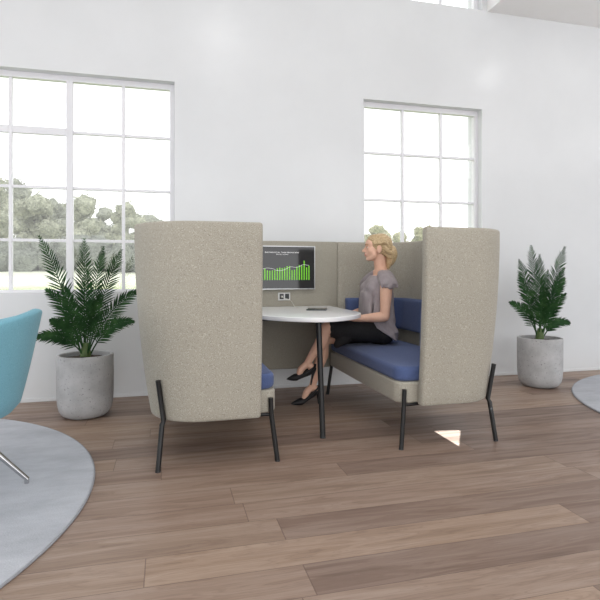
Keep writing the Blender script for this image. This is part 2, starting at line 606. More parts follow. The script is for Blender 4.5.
# ------------------------------------------------------------------ meeting booth: two high-back benches
CX = .95
FYB, RYB, BXB, WEX, RC = 2.66, 4.25, -.17, .488, .34
ZB, ZT, TK = .245, 1.285, .068
def upath(x_end, inset=0, na=14, x_rear=None):
    x_rear = x_end if x_rear is None else x_rear
    """U path (front wing end, front corner, back, rear corner, rear wing end): (x, y, nx, ny, side)"""
    f, r, b, rc = FYB + inset, RYB - inset, BXB + inset, max(RC - inset, .03)
    cx = b + rc
    P = []
    for k in range(7):
        P.append((x_end + (cx - x_end) * k / 6, f, 0, -1))
    for k in range(1, na):
        a = PI / 2 * k / na
        P.append((cx - rc * math.sin(a), f + rc - rc * math.cos(a), -math.sin(a), -math.cos(a)))
    for k in range(9):
        P.append((b, f + rc + (r - f - 2 * rc) * k / 8, -1, 0))
    for k in range(1, na):
        a = PI / 2 * k / na
        P.append((cx - rc * math.cos(a), r - rc + rc * math.sin(a), -math.cos(a), math.sin(a)))
    for k in range(7):
        P.append((cx + (x_rear - cx) * k / 6, r, 0, 1))
    return P
def taper(z, nx):
    return (.062 + .028 * abs(nx)) * max((ZT - z) / (ZT - ZB), 0) ** 2
def sweep_u(P, section, MX, end_round=.018):
    """section: list of (offset inwards, z); offset gets the taper added"""
    bm = NB()
    rings = []
    mo = sum(s[0] for s in section) / len(section)
    def ring(p, shift, scale):
        x, y, nx, ny = p
        zc = sum(s[1] for s in section) / len(section)
        out = []
        for off, z in section:
            o2 = mo + (off - mo) * scale
            z2 = z + (zc - z) * (1 - scale) * .035
            t = taper(z2, nx) + o2
            out.append((MX(x - nx * t + shift), y - ny * t, z2))
        return out
    for sh, sc in ((end_round, .35), (end_round * .8, .7), (end_round * .4, .92)):
        rings.append(ring(P[0], sh, sc))
    for p in P:
        rings.append(ring(p, 0, 1))
    for sh, sc in ((end_round * .4, .92), (end_round * .8, .7), (end_round, .35)):
        rings.append(ring(P[-1], sh, sc))
    loft(bm, rings)
    return bm
def rsec(t, z0, z1, r, nz=14, off=0):
    """rounded rectangle section, counterclockwise"""
    S = []
    def arc(cx, cz, a0):
        for k in range(4):
            a = a0 + PI / 2 * k / 3
            S.append((off + cx + r * math.cos(a), cz + r * math.sin(a)))
    arc(t - r, z1 - r, 0)
    arc(r, z1 - r, PI / 2)
    for k in range(1, nz):
        S.append((off, z1 - r + (z0 - z1 + 2 * r) * k / nz))
    arc(r, z0 + r, PI)
    arc(t - r, z0 + r, 1.5 * PI)
    for k in range(1, nz):
        S.append((off + t, z0 + r + (z1 - z0 - 2 * r) * k / nz))
    return S
def rounded_plan(x0, x1, y0, y1, radii, n=8):
    """corner radii for (x0y0, x1y0, x1y1, x0y1)"""
    C = [((x0, y0), PI), ((x1, y0), 1.5 * PI), ((x1, y1), 0), ((x0, y1), PI / 2)]
    out = []
    for ((x, y), a0), r in zip(C, radii):
        cx = x + r if x == x0 else x - r
        cy = y + r if y == y0 else y - r
        for k in range(n + 1):
            a = a0 + PI / 2 * k / n
            out.append((cx + r * math.cos(a), cy + r * math.sin(a), ))
    return out
def slab(bm, plan, z0, z1, r, MX=lambda x: x, nseg=4, crown=0):
    """plan polygon extruded with rounded upper and lower edges"""
    n = len(plan)
    cx = sum(p[0] for p in plan) / n
    cy = sum(p[1] for p in plan) / n
    def inset(d):
        out = []
        for i in range(n):
            a, b, c = Vector(plan[i - 1]), Vector(plan[i]), Vector(plan[(i + 1) % n])
            e = (c - a)
            nn = Vector((-e.y, e.x))
            nn = nn.normalized() if nn.length > 1e-9 else Vector((0, 0))
            out.append(b + nn * d)
        return out
    rings = []
    for k in range(nseg + 1):
        a = PI / 2 * k / nseg
        rings.append((inset(r * (1 - math.sin(a))), z0 + r * (1 - math.cos(a))))
    for k in range(nseg + 1):
        a = PI / 2 * k / nseg
        rings.append((inset(r * (1 - math.cos(a))), z1 - r + r * math.sin(a)))
    R3 = [[(MX(p.x), p.y, z) for p in pl] for pl, z in rings]
    if crown:
        last = rings[-1][0]
        for s, dz in ((.8, .55), (.5, .9), (.2, 1.0)):
            R3.append([(MX(cx + (p.x - cx) * s), cy + (p.y - cy) * s, z1 + crown * dz) for p in last])
    loft(bm, R3)
    return bm
def bench(label, mirror):
    MX = (lambda x: 2 * CX - x) if mirror else (lambda x: x)
    WE = .47 if mirror else .492
    t = thing('high_back_bench', label, 'bench', (MX(.2), 3.455, 0), 'booth benches')
    obj('backrest_shell', sweep_u(upath(WE - .018, x_rear=.474), rsec(TK, ZB, ZT, .016), MX), M_fab, t)
    plan = rounded_plan(.0, .59, 2.785, 4.125, (.2, .07, .07, .2))
    obj('seat_base', slab(NB(), plan, .255, .378, .012, MX), M_fab, t)
    plan = rounded_plan(.02, .588, 2.79, 4.12, (.2, .08, .08, .2))
    obj('seat_cushion', slab(NB(), plan, .379, .468, .026, MX, 5, .006), M_blue, t)
    bm = sweep_u(upath(.415, 0), rsec(.075, .555, .81, .022, 8, off=TK + .002), MX, .02)
    obj('back_cushion', bm, M_blue, t)
    for yk, s in ((3.455, -1), (3.455, 1)):
        fy = lambda y: y if s < 0 else 2 * 3.455 - y
        # outer leg hugging the rounded rear corner
        P = [(MX(-.040), fy(2.768), .465), (MX(-.012), fy(2.79), .25), (MX(-.020), fy(2.783), .232), (MX(-.040), fy(2.75), .004)]
        bm = NB(); tube(bm, P, .0135, 14)
        lg = obj('leg', bm, M_black, t)
        bm = NB(); tube(bm, [(MX(-.0401), fy(2.7499), .006), (MX(-.0403), fy(2.7495), .0)], .0142, 14)
        obj('foot_glide', bm, M_dark, lg)
        # inner leg at the front corner of the seat base
        P = [(MX(.553), fy(2.774), .34), (MX(.556), fy(2.774), .25), (MX(.558), fy(2.773), .232), (MX(.585), fy(2.75), .004)]
        bm = NB(); tube(bm, P, .0135, 14)
        lg = obj('leg', bm, M_black, t)
        bm = NB(); tube(bm, [(MX(.5851), fy(2.7499), .006), (MX(.5854), fy(2.7495), 0)], .0142, 14)
        obj('foot_glide', bm, M_dark, lg)
        bm = NB(); tube(bm, [(MX(.556), fy(2.778), .248), (MX(.02), fy(2.83), .248)], .009, 10)
        obj('leg_rail', bm, M_black, t)
    return t
bench('oatmeal high-back bench at the left of the booth, its tall curved side toward us', False)
bench('oatmeal high-back bench with blue cushions on which the woman sits', True)

# back panel between the benches
bm = NB()
slab(bm, rounded_plan(.4945, 1.4055, 4.18, 4.25, (.006,) * 4, 3), .225, ZT, .012)
o = obj('booth_panel', bm, M_fab_in)
tag(o, 'plain oatmeal fabric back panel between the two benches, behind the table', 'panel')

# ------------------------------------------------------------------ table
t = thing('meeting_table', 'white table with rounded front edge between the two blue benches', 'table', (CX, 3.6, 0))
plan = []
YB, YR, YF, HW = 4.178, 3.47, 3.06, .383
plan.append((CX + HW + .005, YB)); plan.append((CX - HW - .005, YB))
for k in range(9):
    plan.append((CX - HW, YB + (YR + .03 - YB) * (k + 1) / 9))
for k in range(41):
    a = PI * k / 40
    e = 2 / 1.62
    c_, s_ = math.cos(a), math.sin(a)
    plan.append((CX - HW * math.copysign(abs(c_) ** e, c_), YR - (YR - YF) * abs(s_) ** e))
for k in range(8):
    plan.append((CX + HW, YR + .03 + (YB - YR - .03) * k / 8.5))
bm = NB()
slab(bm, plan, .714, .744, .006, nseg=3)
obj('tabletop', bm, M_table, t)
bm = NB(); tube(bm, [(.938, 3.155, .714), (.938, 3.064, .004)], .0175, 18)
lg = obj('leg', bm, M_black, t)
bm = NB(); tube(bm, [(.938, 3.0645, .006), (.938, 3.0635, 0)], .0183, 18)
obj('foot_glide', bm, M_dark, lg)
bm = NB(); tube(bm, [(.938, 3.157, .7135), (.938, 3.156, .705)], .035, 18)
obj('mounting_plate', bm, M_black, t)
bm = NB()
box(bm, CX - .2, CX + .2, 4.14, 4.178, .63, .713, .004, 1)
obj('wall_bracket', bm, M_black, t)

# tablet lying on the table
def slab_at(name, cx, cy, hx, hy, z0, z1, rot, mat, parent=None, r=.002, cr=.012):
    bm = NB()
    slab(bm, rounded_plan(-hx, hx, -hy, hy, (cr,) * 4, 4), z0, z1, r, nseg=2)
    bmesh.ops.rotate(bm, verts=bm.verts[:], cent=(0, 0, 0), matrix=Matrix.Rotation(rot, 3, 'Z'))
    bmesh.ops.translate(bm, verts=bm.verts[:], vec=(cx, cy, 0))
    return obj(name, bm, mat, parent)
tx, ty = 1.105, 3.76
tb = thing('tablet', 'thin dark tablet lying flat on the white table', 'tablet', (tx, ty, .744))
slab_at('tablet_body', tx, ty, .075, .10, .7442, .7502, -.35, M_dark, tb)
M_tabscreen = two_tone('tablet_glass', srgb(64, 74, 76), srgb(72, 82, 84), 8, .08)
slab_at('tablet_screen', tx, ty, .068, .092, .7503, .7508, -.35, M_tabscreen, tb, .0002, .008)

# ------------------------------------------------------------------ display
SX0, SX1, SZ0, SZ1, SY = .655, 1.203, .885, 1.243, 4.1795
t = thing('wall_display', 'flat display with a green bar chart, mounted on the booth panel', 'display', ((SX0 + SX1) / 2, SY, SZ0))
bm = NB(); box(bm, SX0 + .008, SX1 - .008, SY - .03, SY, SZ0 + .008, SZ1 - .008, .003, 1)
obj('casing', bm, M_dark, t)
bm = NB()
fw = .008
for a in ((SX0, SX1, SZ1 - fw, SZ1), (SX0, SX1, SZ0, SZ0 + fw), (SX0, SX0 + fw, SZ0 + fw, SZ1 - fw), (SX1 - fw, SX1, SZ0 + fw, SZ1 - fw)):
    box(bm, a[0], a[1], SY - .036, SY - .004, a[2], a[3], .0015, 1)
obj('bezel', bm, M_silver, t)
bm = NB(); box(bm, SX0 + fw, SX1 - fw, SY - .033, SY - .0302, SZ0 + fw, SZ1 - fw)
scr = obj('screen', bm, M_screen, t, smooth=False)
Yf = SY - .0335
def sx(u): return 1.203 - (315.3 - u) * .00843
def sz(v): return 1.243 - (v - 246.3) * (.358 / 42.4)
bm = NB()
tops = [269.5, 268.5, 270.5, 268.4, 268.2, 270, 268.8, 268.2, 268.6, 269, 270, 268.5, 270, 270.5, 270.2, 270, 268.2, 267.6, 268, 267.5, 266.2, 266, 270, 269.5, 266.5, 265, 265.6, 260.6, 267.2, 265.4]
n = len(tops)
for i, tv in enumerate(tops):
    u = 308.9 - (n - 1 - i) * 2.45
    x = sx(u)
    if x < SX0 + .02:
        continue
    box(bm, x - .0046, x + .0046, Yf, Yf + .0006, sz(279.5), sz(tv))
obj('bar_chart', bm, M_bar, scr, smooth=False)
bm = NB()
pts = [(sx(u), Yf - .0006, sz(v)) for u, v in ((256, 272), (260, 270), (266, 268), (272, 268.5), (278, 270.5), (284, 269.5), (290, 266.8), (295, 267.2), (299, 266.5), (303, 264.5), (308.5, 265.2))]
tube(bm, curve(pts, 5), .0014, 6)
obj('trend_line', bm, M_ink, scr)
bm = NB()
for v in (261.2, 270.4, 279.6):
    box(bm, sx(262), sx(309), Yf + .0006, Yf + .001, sz(v) - .0007, sz(v) + .0007)
obj('gridlines', bm, M_grid, scr, smooth=False)
def textline(u0, u1, v, h, words, seed):
    bm = NB()
    rnd = random.Random(seed)
    x, xe = sx(u0), sx(u1)
    total = sum(words) + len(words) - 1
    w = (xe - x) / total
    for k, nl in enumerate(words):
        for c in range(nl):
            hh = h * (1.0 if (c == 0 or rnd.random() < .22) else .68)
            z = sz(v) - h / 2
            st = w * .22
            box(bm, x + w * .06, x + w * .06 + st, Yf, Yf + .0006, z, z + hh)
            if rnd.random() < .75:
                box(bm, x + w * .06 + w * .42, x + w * .06 + w * .42 + st, Yf, Yf + .0006, z, z + h * .64)
            if rnd.random() < .7:
                box(bm, x + w * .06 + st, x + w * .06 + w * .42, Yf, Yf + .0006, z + h * .52, z + h * .66)
            if rnd.random() < .4:
                box(bm, x + w * .06 + st, x + w * .06 + w * .42, Yf, Yf + .0006, z, z + h * .14)
            x += w
        x += w
    return bm
obj('chart_title', textline(265, 299, 252.5, .013, (13, 16), 3), M_ink, scr, smooth=False)
obj('chart_subtitle', textline(276, 288, 254.5, .008, (8, 7), 4), M_ink, scr, smooth=False)

# double power socket under the display, with its cable
s0, s1 = .894, .996
zt, zb = 1.02 + (273 - 292.3) * 4.33 / 518, 1.02 + (273 - 300) * 4.33 / 518
so = thing('power_socket', 'small double power socket with white plate below the display', 'socket', ((s0 + s1) / 2, 4.18, zb))
bm = NB(); box(bm, s0, s1, 4.1725, 4.18, zb, zt, .002, 1)
obj('socket_plate', bm, M_socket, so)
w = (s1 - s0)
for k in (0, 1):
    xc = s0 + w * (.28 + .45 * k)
    bm = NB(); box(bm, xc - w * .17, xc + w * .17, 4.170, 4.1735, zb + (zt - zb) * .16, zb + (zt - zb) * .84, .001, 1)
    so_i = obj('socket_insert', bm, M_dark, so)
    bm = NB()
    if k == 0:
        box(bm, xc - w * .075, xc + w * .085, 4.150, 4.171, zb + (zt - zb) * .36, zb + (zt - zb) * .6, .003, 1)
        pl = bm
    else:
        for s in (-1, 1):
            tube(bm, [(xc + s * .008, 4.1705, (zb + zt) / 2), (xc + s * .008, 4.1695, (zb + zt) / 2)], .003, 8)
        obj('socket_hole', bm, M_black, so_i)
xp = s0 + w * .28
cb = thing('charging_cable', 'white charging cable plugged in the socket, drooping to the table', 'cable', (xp, 4.15, .744))
zc = zb + (zt - zb) * .48
obj('plug', pl, M_cable, cb)
bm = NB()
tube(bm, curve([(xp, 4.151, zc), (xp + .02, 4.13, zc - .012), (xp + .06, 4.10, zc - .03), (xp + .085, 4.06, .7475), (xp + .10, 4.02, .7472)], 6), .0022, 8)
obj('cord', bm, M_cable, cb)

# ------------------------------------------------------------------ potted palms
def potted_palm(label, cx, cy, fronds, seed):
    rnd = random.Random(seed)
    t = thing('potted_palm', label, 'potted plant', (cx, cy, 0), 'potted palms')
    prof = [(.0, 0), (.10, 0), (.130, .004), (.156, .02), (.176, .05), (.186, .095), (.190, .16), (.191, .30), (.191, .432), (.189, .438), (.184, .44), (.173, .44), (.169, .437), (.168, .40), (.0, .40)]
    bm = NB()
    n = 56
    loft(bm, [[(cx + max(r, .0005) * math.cos(2 * PI * k / n), cy + max(r, .0005) * math.sin(2 * PI * k / n), z) for k in range(n)] for r, z in prof])
    obj('pot', bm, M_conc, t)
    bm = NB()
    rings = []
    for r in (.1675, .14, .11, .07, .03, .002):
        rings.append([(cx + r * math.cos(2 * PI * k / 40), cy + r * math.sin(2 * PI * k / 40), .405 + .022 * (1 - r / .18) + rnd.uniform(-.003, .003)) for k in range(40)])
    loft(bm, [[(p[0], p[1], .40) for p in rings[0]]] + rings)
    obj('soil', bm, M_soil, t)
    bm = NB()
    tube(bm, [(cx, cy, .41), (cx, cy, .46), (cx + .005, cy, .52)], [.04, .036, .022], 10)
    obj('stem_base', bm, M_stem, t)
    for (dx, dy, dz, sag, ll) in fronds:
        a = rnd.uniform(0, 2 * PI)
        b = Vector((cx + dx * .06 + .012 * math.cos(a), cy + dy * .06 + .012 * math.sin(a), .43))
        tip = Vector((cx + dx, cy + dy, .44 + dz))
        mid = b.lerp(tip, .5) + Vector((-dx * .10, -dy * .10, sag))
        N = 36
        pts = []
        for k in range(N + 1):
            q = k / N
            pts.append(b * (1 - q) ** 2 + mid * 2 * q * (1 - q) + tip * q * q)
        bm = NB()
        tube(bm, pts, [.0052 * (1 - .8 * k / N) + .0006 for k in range(N + 1)], 6)
        fr = bm
        L = sum((pts[k + 1] - pts[k]).length for k in range(N))
        # reference side direction
        face = Vector((-cx / cy + rnd.uniform(-.25, .25), -1, .15 + rnd.uniform(0, .25))).normalized()
        for k in range(7, N + 1):
            q = k / N
            d = (pts[min(k + 1, N)] - pts[max(k - 1, 0)]).normalized()
            side = d.cross(face).normalized()
            up = side.cross(d).normalized()
            ln = ll * (math.sin(PI * min(1, .16 + q * .80)) ** .75) * rnd.uniform(.88, 1.08)
            if q > .9:
                ln *= .8
            for s in (-1, 1):
                ang = math.radians(50 - 24 * q + rnd.uniform(-5, 5))
                ld = (d * math.cos(ang) + side * s * math.sin(ang) + up * rnd.uniform(.12, .34)).normalized()
                wv = ld.cross(up).normalized() * (.0036 + .0018 * math.sin(PI * q))
                p0 = pts[k]
                V = []
                for f, ww in ((0, .45), (.3, 1.0), (.65, .85)):
                    c = p0 + ld * ln * f + Vector((0, 0, -.16 * ln * f * f))
                    V.append((bm.verts.new(c - wv * ww), bm.verts.new(c + up * .0016), bm.verts.new(c + wv * ww)))
                e = bm.verts.new(p0 + ld * ln + Vector((0, 0, -.16 * ln)))
                for i in (0, 1):
                    for j in (0, 1):
                        bm.faces.new((V[i][j], V[i][j + 1], V[i + 1][j + 1], V[i + 1][j]))
                bm.faces.new((V[2][0], V[2][1], e)); bm.faces.new((V[2][1], V[2][2], e))
        obj('frond', bm, M_leaf, t, recalc=False)
    return t
FL = [(-.29, -.05, .83, .08, .13), (-.02, .08, .82, .02, .14), (.245, -.06, .74, .06, .13), (.10, .2, .77, .05, .12), (.36, .04, .45, .14, .12),
      (-.27, .08, .46, .12, .12), (-.31, -.1, .14, .12, .10), (.33, -.06, .23, .14, .11), (-.12, -.2, .50, .08, .12), (.13, -.22, .44, .08, .11),
      (.03, -.12, .60, .02, .12), (-.2, -.16, .26, .1, .1)]
FR = [(-.05, .05, .82, .03, .14), (-.23, -.02, .69, .06, .13), (.24, -.03, .81, .06, .13), (.31, .05, .53, .10, .12), (-.30, .02, .32, .14, .095),
      (.25, -.08, .13, .12, .085), (-.10, -.18, .46, .06, .10), (.1, -.2, .40, .06, .10), (.08, .1, .74, .03, .13), (-.14, .1, .56, .06, .12),
      (.02, -.08, .60, .02, .11), (.17, -.1, .62, .05, .11)]
potted_palm('potted palm in grey concrete pot below the left window', -.559, 3.98, FL, 3)
potted_palm('potted palm in grey concrete pot right of the booth, against the plain wall', 3.27, 3.99, FR, 9)

# ------------------------------------------------------------------ teal armchair at the left
ax, ay = -1.0, 2.655
t = thing('swivel_armchair', 'teal upholstered tub armchair on chrome legs at the left edge', 'armchair', (ax, ay, .013))
bm = NB()
TH_ = [math.radians(-150 + 300 * k / 60) for k in range(61)]
def shell_ring(th):
    q = abs(th) / math.radians(150)
    top = .838 - .22 * q ** 1.3
    inn, out = [], []
    zs_ = [.375 + (top - .375) * k / 12 for k in range(13)]
    def rad(z):
        s = (z - .375) / (.835 - .375)
        return .325 + .105 * s ** .85
    for z in zs_:
        out.append((rad(z) - (.02 if z == zs_[0] else 0), z))
    tk = .045
    r0 = rad(top)
    cap = [(r0 - tk / 2 + tk / 2 * math.cos(a), top + .016 * math.sin(a)) for a in [PI * k / 6 for k in range(1, 6)]]
    for z in reversed(zs_):
        inn.append((rad(z) - tk - (.03 if z == zs_[0] else 0), z))
    return [(ax + r * math.cos(th) , ay + r * math.sin(th), z) for r, z in out + cap + inn]
loft(bm, [shell_ring(a) for a in TH_])
obj('seat_shell', bm, M_teal, t)
bm = NB()
n = 48
rings = []
for r, z in ((.02, .355), (.22, .355), (.30, .372), (.312, .40), (.31, .44), (.285, .465), (.15, .475), (.01, .478)):
    rings.append([(ax + r * math.cos(2 * PI * k / n), ay + r * math.sin(2 * PI * k / n), z) for k in range(n)])
loft(bm, rings)
obj('seat_cushion', bm, M_teal, t)
bm = NB(); tube(bm, [(ax, ay, .356), (ax, ay, .30)], .05, 18)
obj('swivel_hub', bm, M_chrome, t)
for k in range(4):
    a = math.radians(12 + 90 * k)
    c, s = math.cos(a), math.sin(a)
    P = [(ax + r * c, ay + r * s, z) for r, z in ((.03, .40), (.09, .345), (.20, .22), (.33, .072), (.365, .032))]
    bm = NB(); tube(bm, P, [(.022, .018), (.022, .018), (.019, .015), (.015, .012), (.013, .011)], 12)
    lg = obj('leg', bm, M_chrome, t)
    bm = NB(); tube(bm, [(ax + .362 * c, ay + .362 * s, .032), (ax + .362 * c, ay + .362 * s, .0132)], .011, 12)
    obj('foot_glide', bm, M_chrome, lg)

# ------------------------------------------------------------------ seated woman
PY = 3.75
person = thing('person', 'blonde woman in grey blouse and black skirt sitting with legs crossed on the blue bench', 'person', (1.6, PY, .468))
HC = Vector((1.590, PY, 1.215))
def H(a, b, c):
    return (HC.x - a, HC.y + b, HC.z + c)
YAW = Matrix.Rotation(math.radians(-17), 3, 'Z')
def yaw(bm):
    bmesh.ops.rotate(bm, verts=bm.verts[:], cent=HC, matrix=YAW)
    return bm
def YH(a, b, c):
    return HC + YAW @ (Vector(H(a, b, c)) - HC)
bm = NB()
# head
ball(bm, H(-.020, 0, .022), (.090, .072, .082), 4)
ball(bm, H(.032, 0, -.024), (.057, .061, .074), 3)
ball(bm, H(.050, 0, .030), (.042, .056, .048), 3)
ball(bm, H(.030, 0, -.070), (.050, .046, .030), 3)
ball(bm, H(.062, 0, -.086), (.026, .024, .017), 3)
capsule(bm, [H(.028, .048, -.045), H(.03, .046, -.066), H(.062, .016, -.086)], [.020, .022, .016], 10)
capsule(bm, [H(.028, -.048, -.045), H(.03, -.046, -.066), H(.062, -.016, -.086)], [.020, .022, .016], 10)
ball(bm, H(.078, 0, .018), (.014, .040, .011), 3)
for s in (-1, 1):
    ball(bm, H(.050, s * .034, -.026), (.028, .024, .028), 3)
    ball(bm, H(.070, s * .031, .002), (.013, .015, .010), 2)
    ball(bm, H(.094, s * .011, -.030), (.011, .008, .007), 2)
    # ear
    ball(bm, H(-.008, s * .078, -.014), (.021, .010, .032), 3)
    ball(bm, H(-.010, s * .071, -.030), (.011, .007, .011), 2)
capsule(bm, [H(.084, 0, .010), H(.097, 0, -.008), H(.111, 0, -.024)], [.008, .009, .0098], 10, m=4)
ball(bm, H(.104, 0, -.029), (.011, .011, .007), 2)
ball(bm, H(.080, 0, -.050), (.016, .026, .022), 3)
ball(bm, H(.0925, 0, -.0505), (.0085, .019, .0052), 2)
ball(bm, H(.0895, 0, -.0595), (.0085, .017, .0058), 2)
yaw(bm)
# neck and torso
capsule(bm, [H(-.020, 0, -.035), (1.612, PY, 1.10), (1.622, PY, 1.04), (1.628, PY, .985)], [(.046, .050), (.044, .048), (.047, .052), (.07, .062)], 20, Vector((1, 0, 0)))
capsule(bm, [(1.62, PY - .03, 1.02), (1.615, PY - .10, .995), (1.605, PY - .165, .955)], [.045, .048, .046], 14)
capsule(bm, [(1.62, PY + .03, 1.02), (1.615, PY + .10, .995), (1.605, PY + .165, .955)], [.045, .048, .046], 14)
def torso(bm, e=0, hip=0):
    T = [(1.00, 1.615, .062, .115), (.95, 1.602, .088, .150), (.88, 1.592, .100, .148), (.80, 1.592, .092, .134), (.70, 1.596, .092, .128), (.62, 1.604, .104, .146 + hip * .5), (.56, 1.610, .106 + hip * .4, .152 + hip), (.51, 1.612, .094 + hip * .8, .138 + hip * 1.6)]
    n = 28
    Q = curve([(z, x, 0) for z, x, a, b in T], 4)
    R_ = curve([(a, b, 0) for z, x, a, b in T], 4)
    rings = []
    for q, r in zip(Q, R_):
        rings.append([(q.y + (r.x + e) * math.cos(2 * PI * k / n), PY + (r.y + e) * math.sin(2 * PI * k / n), q.x) for k in range(n)])
    loft(bm, rings)
torso(bm)
for s in (-1, 1):
    ball(bm, (1.528, PY + s * .068, .885), (.046, .052, .052), 3)
# thighs and shins (near leg crossed over the far one)
LK, LA = (1.150, 3.690, .600), (1.022, 3.735, .345)
RK, RA = (1.165, 3.800, .520), (1.100, 3.865, .145)
capsule(bm, [(1.60, 3.68, .572), (1.40, 3.674, .592), (1.20, 3.685, .605), LK], [.082, .075, .060, .052], 18)
capsule(bm, [(1.60, 3.835, .560), (1.40, 3.825, .548), (1.22, 3.805, .530), RK], [.082, .072, .058, .050], 18)
def shin(K, A, back):
    K, A = Vector(K), Vector(A)
    b = Vector(back)
    capsule(bm, [K, K.lerp(A, .18) + b * .012, K.lerp(A, .38) + b * .020, K.lerp(A, .7) + b * .006, A], [.050, .048, .049, .034, .0265], 16)
shin(LK, LA, (.9, 0, -.4))
shin(RK, RA, (1, 0, -.1))
# feet inside the shoes
def foot_pts(A, toe, heel):
    return [Vector(A), Vector(heel), Vector(toe)]
L_HEEL, L_BALL, L_TOE = Vector((1.070, 3.735, .290)), Vector((.935, 3.735, .240)), Vector((.868, 3.733, .236))
R_HEEL, R_BALL, R_TOE = Vector((1.135, 3.870, .100)), Vector((1.010, 3.862, .026)), Vector((.930, 3.858, .018))
for A, hl, bl, to in ((LA, L_HEEL, L_BALL, L_TOE), (RA, R_HEEL, R_BALL, R_TOE)):
    A = Vector(A)
    capsule(bm, [A, A.lerp(hl, .5) + Vector((.004, 0, 0)), hl + Vector((-.016, 0, .004))], [.0265, .027, .022], 14)
    capsule(bm, [A + Vector((-.004, 0, -.005)), A.lerp(bl, .5) + Vector((-.006, 0, .008)), bl + Vector((.022, 0, .016)), bl + Vector((-.004, 0, .006))], [.026, .026, .021, .015], 14)
# arms
def arm(sh, el, wr):
    sh, el, wr = Vector(sh), Vector(el), Vector(wr)
    capsule(bm, [sh, sh.lerp(el, .35), sh.lerp(el, .75), el], [.047, .045, .038, .0365], 16)
    capsule(bm, [el, el.lerp(wr, .25), el.lerp(wr, .65), wr], [.0365, .037, .029, .0215], 16)
arm((1.592, 3.578, .945), (1.556, 3.530, .698), (1.340, 3.600, .682))
arm((1.592, 3.922, .945), (1.555, 3.965, .705), (1.352, 3.865, .672))
def hand(wr, dr, s, z_lift=0):
    wr = Vector(wr); d = Vector(dr).normalized()
    side = Vector((d.y, -d.x, 0)).normalized() * s
    up = Vector((0, 0, 1))
    capsule(bm, [wr, wr + d * .03, wr + d * .062, wr + d * .085], [(.021, .017), (.030, .014), (.036, .012), (.034, .010)], 14)
    for k, (o_, ln) in enumerate(((.027, .066), (.0095, .074), (-.0085, .069), (-.026, .054))):
        b = wr + d * .080 + side * o_
        dd = (d + side * o_ * 3.2).normalized()
        capsule(bm, [b, b + dd * ln * .42 + up * .004, b + dd * ln * .75 - up * .002, b + dd * ln - up * .012], [.0085, .008, .0074, .006], 10)
    b = wr + d * .026 + side * .024
    dd = (d * .72 + side * .62).normalized()
    capsule(bm, [b, b + dd * .032 - up * .004, b + dd * .056 + d * .008 - up * .007], [.0105, .0092, .007], 10)
hand((1.340, 3.600, .682), (-1, .32, -.04), 1)
hand((1.352, 3.865, .672), (-1, -.30, -.06), -1)
me = remesh(bm, .0042, 8, .5)
body = mesh_obj('body', me, M_skin, person, sharp=False)
me.materials.append(M_lip)
lipc = YH(.094, 0, -.055) - wloc(person)
for p in me.polygons:
    q = YAW.transposed() @ (p.center - lipc)
    if abs(q.x) < .018 and abs(q.y) < .021 and abs(q.z) < .0095 * (1 - (abs(q.y) / .024) ** 2) + .001 and p.normal.x < .2:
        p.material_index = 1
# eyes and brows
for s in (-1, 1):
    bm = NB(); ball(bm, H(.0735, s * .031, .0030), (.0105, .0115, .0046), 3)
    ey = obj('eye', yaw(bm), M_eye, person)
    bm = NB(); ball(bm, H(.0805, s * .0315, .0035), (.0042, .0052, .0054), 2)
    obj('iris', yaw(bm), M_iris, ey)
    bm = NB(); capsule(bm, [H(.078, s * .048, .0085), H(.0855, s * .032, .0112), H(.083, s * .018, .0085)], [.0009, .0014, .0009], 8)
    obj('eyelashes', yaw(bm), M_brow, ey)
    bm = NB(); capsule(bm, [H(.074, s * .050, .024), H(.0885, s * .033, .0285), H(.0915, s * .014, .024)], [.002, .0034, .0028], 8)
    obj('eyebrow', yaw(bm), M_brow, person)
# hair: cap, swept-back strands, ponytail
bm = NB()
ball(bm, H(-.026, 0, .027), (.094, .0785, .0875), 4)
ball(bm, H(-.058, 0, -.002), (.062, .068, .070), 4)
ball(bm, H(.020, 0, .062), (.058, .062, .044), 3)
for s in (-1, 1):
    for k in range(9):
        f = k / 8
        a0 = .066 - .040 * f
        c0 = .075 - .050 * f
        b0 = s * (.018 + .050 * f)
        capsule(bm, [H(a0, b0, c0), H(a0 - .045, s * (.035 + .046 * f), c0 + .020 - .014 * f), H(-.055, s * (.050 + .028 * f), .068 - .034 * f), H(-.100, s * .022, .012 - .032 * f), H(-.110, s * .008, -.010)], [.007, .0105, .012, .011, .009], 8, m=4)
ball(bm, H(-.104, 0, -.008), (.022, .030, .028), 3)
# ponytail
capsule(bm, [H(-.098, 0, .006), H(-.112, 0, -.014), H(-.114, 0, -.058), H(-.098, 0, -.110), H(-.074, 0, -.152)], [(.024, .024), (.036, .032), (.042, .034), (.034, .028), (.009, .009)], 16, Vector((0, 1, 0)))
for s in (-1, 1):
    capsule(bm, [H(-.052, s * .062, .016), H(-.066, s * .062, -.022), H(-.090, s * .046, -.040), H(-.112, s * .03, -.036)], [.012, .018, .018, .014], 10)
    capsule(bm, [H(-.056, s * .046, -.040), H(-.082, s * .042, -.066), H(-.110, s * .028, -.070)], [.010, .017, .014], 10)
for k in range(9):
    y = -.036 + .009 * k
    capsule(bm, [H(-.104, y * .6, .010), H(-.128 + abs(y) * .8, y, -.014), H(-.140 + abs(y) * .9, y * 1.1, -.054), H(-.122 + abs(y) * .4, y * .9, -.108), H(-.082 - .007 * (k % 2), y * .4, -.152 - .009 * (k % 3))], [.007, .010, .010, .008, .003], 8, m=4)
hair = mesh_obj('hair', remesh(yaw(bm), .0036, 2, .4), M_hair, person, sharp=False)
bm = NB()
capsule(bm, [H(-.106, .026 * math.cos(a), .002 + .028 * math.sin(a)) for a in [2 * PI * k / 12 for k in range(13)]], [.005] * 13, 8, m=2)
obj('hair_tie', yaw(bm), M_brow, hair)
